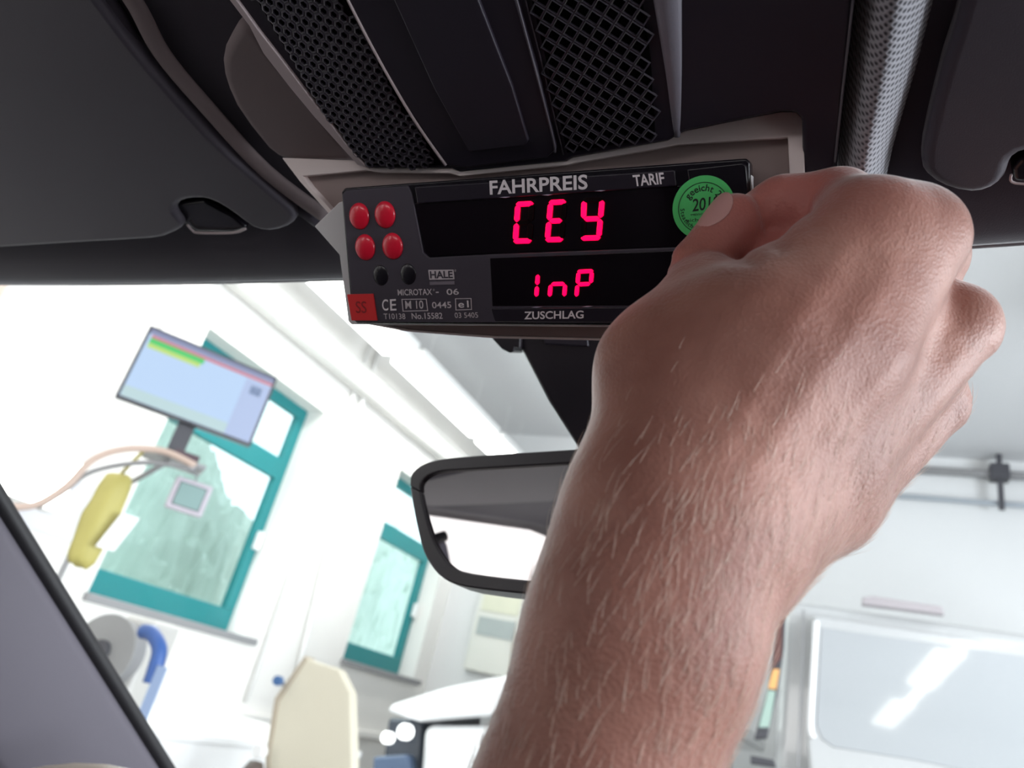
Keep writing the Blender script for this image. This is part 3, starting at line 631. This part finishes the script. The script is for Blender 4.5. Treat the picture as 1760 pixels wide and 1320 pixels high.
# ------------------------------------------------------------------ rear-view mirror and its sensor housing
mn = Vector((-.254, -.967, -.005)).normalized()
MIR = Plane(P(880, 900, .42), mn)
rm = thing('rear_view_mirror', 'rear-view mirror in a black rounded frame', 'mirror', MIR.p)
mo = [(704, 835), (714, 806), (745, 791), (800, 784), (900, 777), (1000, 771), (1200, 760), (1320, 760), (1350, 790), (1345, 1000), (1310, 1030), (1200, 1036), (1000, 1028), (900, 1020), (800, 1008), (762, 994), (738, 968), (722, 930)]
mi = [(722, 845), (729, 822), (755, 810), (805, 806), (900, 800), (1000, 794), (1200, 784), (1305, 784), (1330, 806), (1328, 985), (1295, 1008), (1200, 1012), (1000, 1004), (900, 997), (812, 986), (778, 974), (757, 950), (740, 915)]
mo2 = smoothpoly(mo, 3); mi2 = smoothpoly(mi, 3)
slab('mirror_back', mo, MIR, -.004, .022, M_mframe, rm, .006, 4, sm=2)
ring('mirror_frame', mo2 + [mo2[0]], mi2 + [mi2[0]], MIR, .003, .008, M_mframe, rm, .0012)
slab('mirror_glass', mi, MIR, .0005, .003, M_mirror, rm, sm=3)
sh = thing('sensor_housing', 'black tapered sensor housing on the windscreen above the mirror', 'housing', P(1060, 680, .44))
HP = Plane(P(1060, 680, .43), (0.1, -.8, -.45))
slab('housing_cover', [(886, 560), (893, 600), (940, 690), (1004, 790), (1170, 790), (1230, 690), (1260, 560)], HP, 0, .05, M_mframe, sh, .004, 4)
slab('housing_tab', [(838, 560), (846, 583), (862, 600), (876, 607), (883, 604), (885, 596), (893, 600), (896, 560)], HP, .004, .02, M_mframe, sh, .001)
slab('housing_panel', [(925, 560), (936, 592), (1012, 596), (1006, 560)], HP, .0012, .004, M_cons2, sh, .001)
slab('mirror_stem', [(1010, 780), (1040, 880), (1110, 880), (1140, 780)], HP, -.01, .02, M_mframe, sh, .004)
# windscreen
gw = glass_mat('windscreen glass', (.97, .985, .98), .012)
n = 14; V = []
for s in (0, .004):
    for j in range(2):
        for i in range(n):
            x = -.86 + (1.52) * i / (n - 1); cx = x + .1
            yy = (.312 - .075 * cx * cx) if j == 0 else (1.10 - .28 * cx * cx)
            V.append((x, yy, (.236 - .55 * max(0, abs(cx) - .62) ** 1.5 if j == 0 else -.26) + s))
Fc = [(i, i + 1, n + i + 1, n + i) for i in range(n - 1)] + [(2 * n + i, 2 * n + i + 1, 3 * n + i + 1, 3 * n + i) for i in range(n - 1)]
ws = mesh('windscreen', V, Fc, gw); tag(ws, 'clear slanting windscreen glass of the car', 'windscreen')

ci = thing('car_cabin', 'dark cabin of the car around the viewer, seats and doors below and behind', 'car cabin', (-.1, -.3, GF + .2))
# ------------------------------------------------------------------ pillar, dashboard, wheel, doors, seats
pr = ray(-16, 850); pA = pr * (-.62 / pr.x); d = Vector((-.05, .75, -.475)).normalized()
ap = thing('windscreen_pillar', 'grey trimmed windscreen pillar slanting at lower left', 'pillar', pA)
sec = [(0, 0), (.004, -.008), (.001, -.055), (-.015, -.095), (-.055, -.125), (-.12, -.12), (-.13, -.02), (-.06, .005)]
sx = Vector((1, 0, 0)); sx = (sx - d * sx.dot(d)).normalized(); sy = sx.cross(d); sy = -sy if sy.y > 0 else sy   # toward the cabin
V = []; K = [-.20, -.1, 0, .1, .2, .35, .5, .7, .85]
for k in K:
    c = pA + d * k
    for (a, b) in sec: V.append(c + sx * a - sy * b)
ns = len(sec); Fc = [(i * ns + j, i * ns + (j + 1) % ns, (i + 1) * ns + (j + 1) % ns, (i + 1) * ns + j) for i in range(len(K) - 1) for j in range(ns)] + [tuple(range(ns)), tuple(range((len(K) - 1) * ns, len(K) * ns))]
mesh('pillar_trim', V, Fc, M_pillar, ap, bevel=.004, seg=3, ang=20)
tube('pillar_seal', [pA + d * k + sx * .002 - sy * .003 for k in K], .0065, M_rub, ap, 10)
tube('dark_bar', [pA + d * k + sx * (.000) + sy * b_ for k, b_ in ((.22, .125), (.30, .112), (.40, .108), (.55, .115), (.8, .13))], [.004, .018, .028, .030, .03], M_rub, ap, 14)  # black rounded bar added for the dark patch low on the pillar
# right pillar (mirrored, outside the frame)
ap2 = sub('right_pillar', (.5, .35, .05), ci)
mesh('pillar_trim', [(-.14 - v.x, v.y, v.z) for v in V], Fc, M_pillar, ap2, bevel=.004, seg=3, ang=20)
db = sub('dashboard', (-.1, .75, -.3), ci)
box('dash_top', (-.85, .42, -.48), (.66, 1.15, -.27), M_seat, db, .05, 4)
sw = thing('steering_wheel', 'steering wheel rim whose lit top shows at the lower left corner', 'steering wheel', P(-150, 1862, .42))
c = P(-150, 1862, .42); ax = Vector((.12, -.86, .48)).normalized(); u = ax.orthogonal().normalized(); v = ax.cross(u)
tube('wheel_rim', [c + (u * math.cos(a) + v * math.sin(a)) * .172 for a in np.linspace(0, 2 * math.pi, 49)[:-1]], .014, mat('rim leather', (.45, .39, .33), .35), sw, 12, closed=True)
wheel('wheel_hub', c, .055, .02, M_rub, sw, ax); 
for a in (0, 2.1, 4.2): tube('wheel_spoke', [c, c + (u * math.cos(a) + v * math.sin(a)) * .17], .012, M_rub, sw)
def door(x, sgn, lab):
    t = sub('car_door', (x, -.3, -.4), ci)
    box('door_panel', (x - .04, -1.5, GF + .25), (x + .04, .9, -.20), M_seat, t, .02)
    box('door_pillar', (x - .03, -.55, -.2), (x + .03, -.42, .22), M_seat, t, .01); box('rear_pillar', (x - .03, -1.75, -.5), (x + .03, -1.35, .24), M_seat, t, .01)
door(-.84, -1, 'driver side door outside the frame'); door(.64, 1, 'passenger side door outside the frame')
def seat(x, y, lab):
    t = sub('car_seat', (x, y, -.9), ci)
    box('seat_back', (x - .25, y - .10, -.80), (x + .25, y + .06, -.06), M_seat, t, .05, 4); box('seat_cushion', (x - .26, y - .02, -.95), (x + .26, y + .5, -.78), M_seat, t, .05, 4)
    box('head_rest', (x - .13, y - .10, -.02), (x + .13, y + .0, .15), M_seat, t, .035, 4)
    for s in (-.05, .05): tube('rest_post', [(x + s, y - .05, -.1), (x + s, y - .05, .01)], .006, M_grey, t)
    box('seat_rail', (x - .22, y - .1, GF + .2), (x + .22, y + .45, -.94), M_rub, t)
seat(-.47, -.55, 'driver seat behind the steering wheel'); seat(.27, -.62, 'passenger seat behind the camera')
t = sub('rear_bench', (-.1, -1.2, -.8), ci)
box('bench_back', (-.78, -1.45, -.85), (.58, -1.28, -.02), M_seat, t, .05, 4); box('bench_cushion', (-.78, -1.3, -.95), (.58, -.75, -.72), M_seat, t, .05, 4)
cf = sub('floor_pan', (-.1, -.3, GF + .2), ci); box('pan_plate', (-.85, -1.8, GF + .2), (.66, 1.1, GF + .26), M_rub, cf)
box('boot_wall', (-.85, -1.82, GF + .25), (.66, -1.75, -.1), M_seat, cf)

# ------------------------------------------------------------------ the hand
def ph(px, py, d, r): return (P(px, py, d), r * d / FP)
PR = []       # (a, b, ra, rb, blend)
def cap(a, b, k=.008): A, ra = ph(*a); B, rb = ph(*b); PR.append((np.array(A), np.array(B), ra, rb, k))
# forearm
cap((890, 1640, .175, 190), (1072, 1060, .195, 137), .02); cap((965, 1640, .175, 180), (1140, 1100, .197, 130), .02)
cap((1072, 1060, .195, 137), (1118, 900, .205, 130), .02); cap((1140, 1100, .197, 130), (1205, 950, .208, 124), .02)
# wrist to hand
cap((1125, 900, .207, 130), (1150, 640, .235, 118), .018)          # thenar edge
cap((1150, 640, .235, 112), (1215, 500, .252, 72), .012)
cap((1150, 880, .210, 130), (1300, 600, .226, 125), .018); cap((1300, 600, .226, 125), (1492, 402, .238, 94), .014)   # index metacarpal
cap((1200, 880, .212, 130), (1420, 620, .230, 112), .018); cap((1420, 620, .230, 112), (1566, 412, .244, 90), .012)   # middle
cap((1240, 900, .216, 116), (1420, 790, .230, 82), .016); cap((1420, 790, .230, 82), (1636, 568, .252, 72), .009)   # ring
cap((1260, 935, .217, 110), (1410, 862, .240, 82), .014); cap((1410, 862, .240, 82), (1596, 694, .262, 60), .009)     # little
cap((1330, 760, .238, 110), (1480, 560, .252, 95), .012)   # palm
# thumb
cap((1215, 500, .254, 64), (1200, 462, .262, 50), .004); cap((1200, 462, .262, 50), (1262, 386, .2655, 53), .003); cap((1300, 450, .268, 50), (1400, 420, .266, 50), .004)
# index finger
cap((1490, 400, .240, 85), (1440, 355, .262, 64), .006); cap((1440, 355, .262, 64), (1345, 362, .270, 58), .003); cap((1345, 362, .270, 58), (1290, 385, .272, 48), .003)
# middle, ring, little finger folded away from the viewer
cap((1560, 405, .246, 80), (1590, 440, .285, 66), .006); cap((1590, 440, .285, 66), (1480, 520, .295, 56), .003); cap((1480, 520, .295, 56), (1420, 560, .28, 48), .003)
cap((1640, 555, .256, 68), (1640, 560, .290, 60), .006); cap((1640, 560, .290, 60), (1530, 620, .30, 52), .003); cap((1530, 620, .30, 52), (1470, 650, .285, 45), .003)
cap((1600, 690, .262, 54), (1600, 690, .285, 48), .005); cap((1600, 690, .285, 48), (1520, 730, .29, 42), .003); cap((1520, 730, .29, 42), (1470, 740, .275, 38), .003)
def rcone(Pt, a, b, ra, rb):
    ab = b - a; L2 = max(ab @ ab, 1e-9); t = np.clip(((Pt - a) @ ab) / L2, 0, 1)
    return np.linalg.norm(Pt - a - t[..., None] * ab, axis=-1) - (ra + (rb - ra) * t)
VX = .0013
lo_ = np.min([np.minimum(p[0] - p[2], p[1] - p[3]) for p in PR], 0) - .006; hi_ = np.max([np.maximum(p[0] + p[2], p[1] + p[3]) for p in PR], 0) + .006
nx, ny, nz_ = [int((h_ - l_) / VX) + 1 for l_, h_ in zip(lo_, hi_)]
GXs = lo_[0] + VX * np.arange(nx); GYs = lo_[1] + VX * np.arange(ny); GZs = lo_[2] + VX * np.arange(nz_)
G = np.stack(np.meshgrid(GXs, GYs, GZs, indexing='ij'), -1).astype(np.float32)
D = np.full(G.shape[:3], 1.0, np.float32)
for a, b, ra, rb, k in PR:
    m_ = max(k, .004) + .012
    l = np.minimum(a, b) - max(ra, rb) - m_; h = np.maximum(a, b) + max(ra, rb) + m_
    s = tuple(slice(max(0, int((l[i] - lo_[i]) / VX)), max(0, int((h[i] - lo_[i]) / VX) + 1)) for i in range(3))
    dd_ = rcone(G[s], a.astype(np.float32), b.astype(np.float32), ra, rb)
    cur = D[s]; hh = np.maximum(k - np.abs(cur - dd_), 0) / k
    D[s] = np.minimum(cur, dd_) - hh * hh * k * .25
# creases and tendons, pressed into or raised from the surface
dep = G @ np.array(F, np.float32); gpx = 880 + FP * (G @ np.array(R, np.float32)) / dep; gpy = 660 - FP * (G @ np.array(U, np.float32)) / dep
def seg2(pts):
    best = np.full(gpx.shape, 1e9, np.float32)
    for (x0, y0), (x1, y1) in zip(pts, pts[1:]):
        dx, dy = x1 - x0, y1 - y0; t = np.clip(((gpx - x0) * dx + (gpy - y0) * dy) / (dx * dx + dy * dy), 0, 1)
        best = np.minimum(best, np.hypot(gpx - x0 - t * dx, gpy - y0 - t * dy))
    return best
def relief(pts, amt, wpx, d0=0, d1=9):
    global D
    D = D + amt * np.exp(-(seg2(pts) / wpx) ** 2).astype(np.float32) * ((dep > d0) & (dep < d1) & (D < .02))
for pts in ([(1322, 322), (1330, 372), (1340, 430)], [(1345, 345), (1346, 400)], [(1388, 340), (1402, 392)], [(1302, 345), (1318, 400)]): relief(pts, .0011, 6)
relief([(1150, 452), (1215, 432), (1290, 450)], .0016, 9)
relief([(1300, 800), (1420, 640), (1530, 470)], -.0006, 26, 0, .24); relief([(1240, 780), (1360, 560), (1450, 430)], -.0005, 24, 0, .24)
relief([(1430, 760), (1560, 610)], -.0007, 18, 0, .25)
for k_ in range(4): relief([(1655 + k_ * 8, 590 + k_ * 18), (1700, 600 + k_ * 14)], .0007, 5)
for k_ in range(5): relief([(1610 + k_ * 9, 720 - k_ * 6), (1645 + k_ * 3, 760 - k_ * 16)], .0006, 4)
def surface_nets(D, org, vx):
    ins = D < 0; X, Y, Z = D.shape
    acc = np.zeros((X - 1, Y - 1, Z - 1, 3), np.float32); cnt = np.zeros((X - 1, Y - 1, Z - 1), np.float32)
    corners = [(i, j, k) for i in (0, 1) for j in (0, 1) for k in (0, 1)]
    def sub(A, c): return A[c[0]:X - 1 + c[0], c[1]:Y - 1 + c[1], c[2]:Z - 1 + c[2]]
    for c in corners:
        for ax_ in range(3):
            if c[ax_]: continue
            e = list(c); e[ax_] = 1; A = sub(D, c); B = sub(D, e); cr = (A < 0) != (B < 0)
            t = np.where(cr, A / np.where(cr, A - B, 1), 0)
            for q in range(3): acc[..., q] += np.where(cr, c[q] + (t if q == ax_ else 0), 0)
            cnt += cr
    act = cnt > 0; idx = -np.ones(act.shape, np.int64); idx[act] = np.arange(act.sum())
    ci = np.argwhere(act); pos = (ci + acc[act] / cnt[act][:, None]) * vx + org
    quads = []
    for ax_ in range(3):
        b_, c_ = [q for q in range(3) if q != ax_]
        n1 = [slice(0, None)] * 3; n2 = [slice(0, None)] * 3; n1[ax_] = slice(0, -1); n2[ax_] = slice(1, None)
        cr = np.argwhere(ins[tuple(n1)] != ins[tuple(n2)])
        ok = (cr[:, b_] > 0) & (cr[:, c_] > 0) & (cr[:, b_] < D.shape[b_] - 1) & (cr[:, c_] < D.shape[c_] - 1); cr = cr[ok]
        def g(db_, dc_): r_ = cr.copy(); r_[:, b_] -= db_; r_[:, c_] -= dc_; return idx[r_[:, 0], r_[:, 1], r_[:, 2]]
        q_ = np.stack([g(0, 0), g(1, 0), g(1, 1), g(0, 1)], 1)
        fl = ins[tuple(n1)][tuple(cr.T)]; 
        if ax_ == 1: fl = ~fl
        q_[~fl] = q_[~fl][:, ::-1]; quads.append(q_)
    return pos, np.concatenate(quads)
pos, quads = surface_nets(D, lo_, VX)
quads = quads[(quads >= 0).all(1)]
# smooth the surface
edges = np.concatenate([quads[:, [i, (i + 1) % 4]] for i in range(4)]); N = len(pos)
for it in range(6):
    s_ = np.zeros_like(pos); c_ = np.zeros(N); np.add.at(s_, edges[:, 0], pos[edges[:, 1]]); np.add.at(s_, edges[:, 1], pos[edges[:, 0]]); np.add.at(c_, edges[:, 0], 1); np.add.at(c_, edges[:, 1], 1)
    pos = pos * .5 + .5 * s_ / np.maximum(c_, 1)[:, None]

M_skin = mat('skin', (.50, .25, .18), .52, sss=.12, spec=.4); M_skin.node_tree.nodes['Principled BSDF'].inputs['Sheen Weight'].default_value = .75; M_skin.node_tree.nodes['Principled BSDF'].inputs['Sheen Roughness'].default_value = .35
nt = M_skin.node_tree; bs = nt.nodes['Principled BSDF']; tcn = nt.nodes.new('ShaderNodeTexCoord')
n1 = nt.nodes.new('ShaderNodeTexNoise'); n1.inputs['Scale'].default_value = 28; n1.inputs['Detail'].default_value = 4
cr_ = nt.nodes.new('ShaderNodeValToRGB'); cr_.color_ramp.elements[0].position = .35; cr_.color_ramp.elements[0].color = (.33, .135, .100, 1); cr_.color_ramp.elements[1].position = .68; cr_.color_ramp.elements[1].color = (.50, .245, .19, 1)
nt.links.new(tcn.outputs['Object'], n1.inputs['Vector']); nt.links.new(n1.outputs[0], cr_.inputs[0]); 
geo = nt.nodes.new('ShaderNodeVectorMath'); geo.operation = 'DISTANCE'; geo.inputs[1].default_value = tuple(P(1335, 375, .265) - P(1200, 900, .21))
mr = nt.nodes.new('ShaderNodeMapRange'); mr.inputs['From Min'].default_value = .018; mr.inputs['From Max'].default_value = .055; mr.inputs['To Min'].default_value = .7; mr.inputs['To Max'].default_value = 0
mxr = nt.nodes.new('ShaderNodeMix'); mxr.data_type = 'RGBA'; mxr.inputs[7].default_value = (.56, .17, .15, 1)      # fingers are redder
nt.links.new(tcn.outputs['Object'], geo.inputs[0]); nt.links.new(geo.outputs['Value'], mr.inputs[0]); nt.links.new(mr.outputs[0], mxr.inputs[0]); nt.links.new(cr_.outputs[0], mxr.inputs[6]); nt.links.new(mxr.outputs[2], bs.inputs['Base Color'])
vo = nt.nodes.new('ShaderNodeTexVoronoi'); vo.inputs['Scale'].default_value = 900; n2 = nt.nodes.new('ShaderNodeTexNoise'); n2.inputs['Scale'].default_value = 160; n2.inputs['Detail'].default_value = 6
ad = nt.nodes.new('ShaderNodeMath'); ad.operation = 'MULTIPLY_ADD'; ad.inputs[1].default_value = .35
bp = nt.nodes.new('ShaderNodeBump'); bp.inputs['Strength'].default_value = .6; bp.inputs['Distance'].default_value = .0007
nt.links.new(tcn.outputs['Object'], vo.inputs['Vector']); nt.links.new(tcn.outputs['Object'], n2.inputs['Vector']); nt.links.new(vo.outputs[0], ad.inputs[0]); nt.links.new(n2.outputs[0], ad.inputs[2]); nt.links.new(ad.outputs[0], bp.inputs['Height']); nt.links.new(bp.outputs[0], bs.inputs['Normal'])

pn = thing('person', "person's bare right hand and hairy forearm reaching up to the green sticker", 'person', P(1200, 900, .21))
hand = mesh('hand_and_forearm', [Vector(p) for p in pos], [tuple(int(i) for i in q) for q in quads], M_skin, pn, smooth=True)
# nail on the thumb
na = (P(1258, 381, .2655) - P(1200, 462, .262)).normalized(); nn_ = (-R * .84 + U * .30 - F * .48); nn_ = (nn_ - na * nn_.dot(na)).normalized(); ns_ = na.cross(nn_)
b = bmesh.new(); bmesh.ops.create_uvsphere(b, u_segments=24, v_segments=12, radius=1)
nctr = P(1260, 391, .2655) - na * .0022; V = []
for v in b.verts:
    th = v.co.y * .62; rr = .0115 + .0005 * max(0, v.co.z)
    V.append(nctr + na * v.co.x * .0086 + (nn_ * math.cos(th) + ns_ * math.sin(th)) * rr)
f = [tuple(v.index for v in fc.verts) for fc in b.faces]; b.free()
nl = mesh('thumb_nail', V, f, mat('nail', (.66, .36, .33), .3, spec=.6), pn, smooth=True)
# fine hair on the forearm
me = hand.data; base = wloc(hand)
cand = []
for p in me.polygons:
    wc = p.center + base - O; dpt = wc.dot(F); px = 880 + FP * wc.dot(R) / dpt; py = 660 - FP * wc.dot(U) / dpt
    if py > 560 and py < 1400: cand.append((p.center + base - O, p.normal.copy(), px, py))
HV = []; HF = []
flow = (P(1300, 850, .21) - P(1200, 1150, .2)).normalized()
for _ in range(9000):
    c, nrm, px, py = random.choice(cand)
    wgt = min(1, max(.02, (py - 640) / 350)) * (1.0 if px > 1130 else .4)
    if px + (py - 700) * .55 < 1080 and random.random() > .4: wgt *= .6
    if random.random() > wgt: continue
    L = random.uniform(.004, .010); side = flow.cross(nrm) * random.uniform(-.35, .35)
    dr = (flow - nrm * flow.dot(nrm)).normalized() + side + nrm * random.uniform(.08, .4)
    dr.normalize(); pts = []; q = Vector(c)
    for k in range(5): pts.append(q.copy()); q = q + dr * L / 4; dr = (dr - nrm * .12 + flow * .05).normalized()
    b0_ = len(HV); r0 = .00007
    for k, pt_ in enumerate(pts):
        a_ = dr.orthogonal().normalized(); b_ = dr.cross(a_); rr = r0 * (1 - k / 4.6)
        for s in range(3): HV.append(pt_ + (a_ * math.cos(s * 2.094) + b_ * math.sin(s * 2.094)) * rr)
    for k in range(4):
        for s in range(3): HF.append((b0_ + k * 3 + s, b0_ + k * 3 + (s + 1) % 3, b0_ + (k + 1) * 3 + (s + 1) % 3, b0_ + (k + 1) * 3 + s))
hr = mesh('arm_hair', HV, HF, mat('arm hair', (.78, .62, .52), .5), pn, recalc=False); hr['kind'] = 'stuff'
# sleeve far below the frame
slv = [P(980, 1560, .178), P(930, 1750, .17), P(880, 2050, .16)]
tube('sleeve', slv, [.036, .044, .055], mat('dark sleeve', (.03, .03, .04), .9), pn, 20)
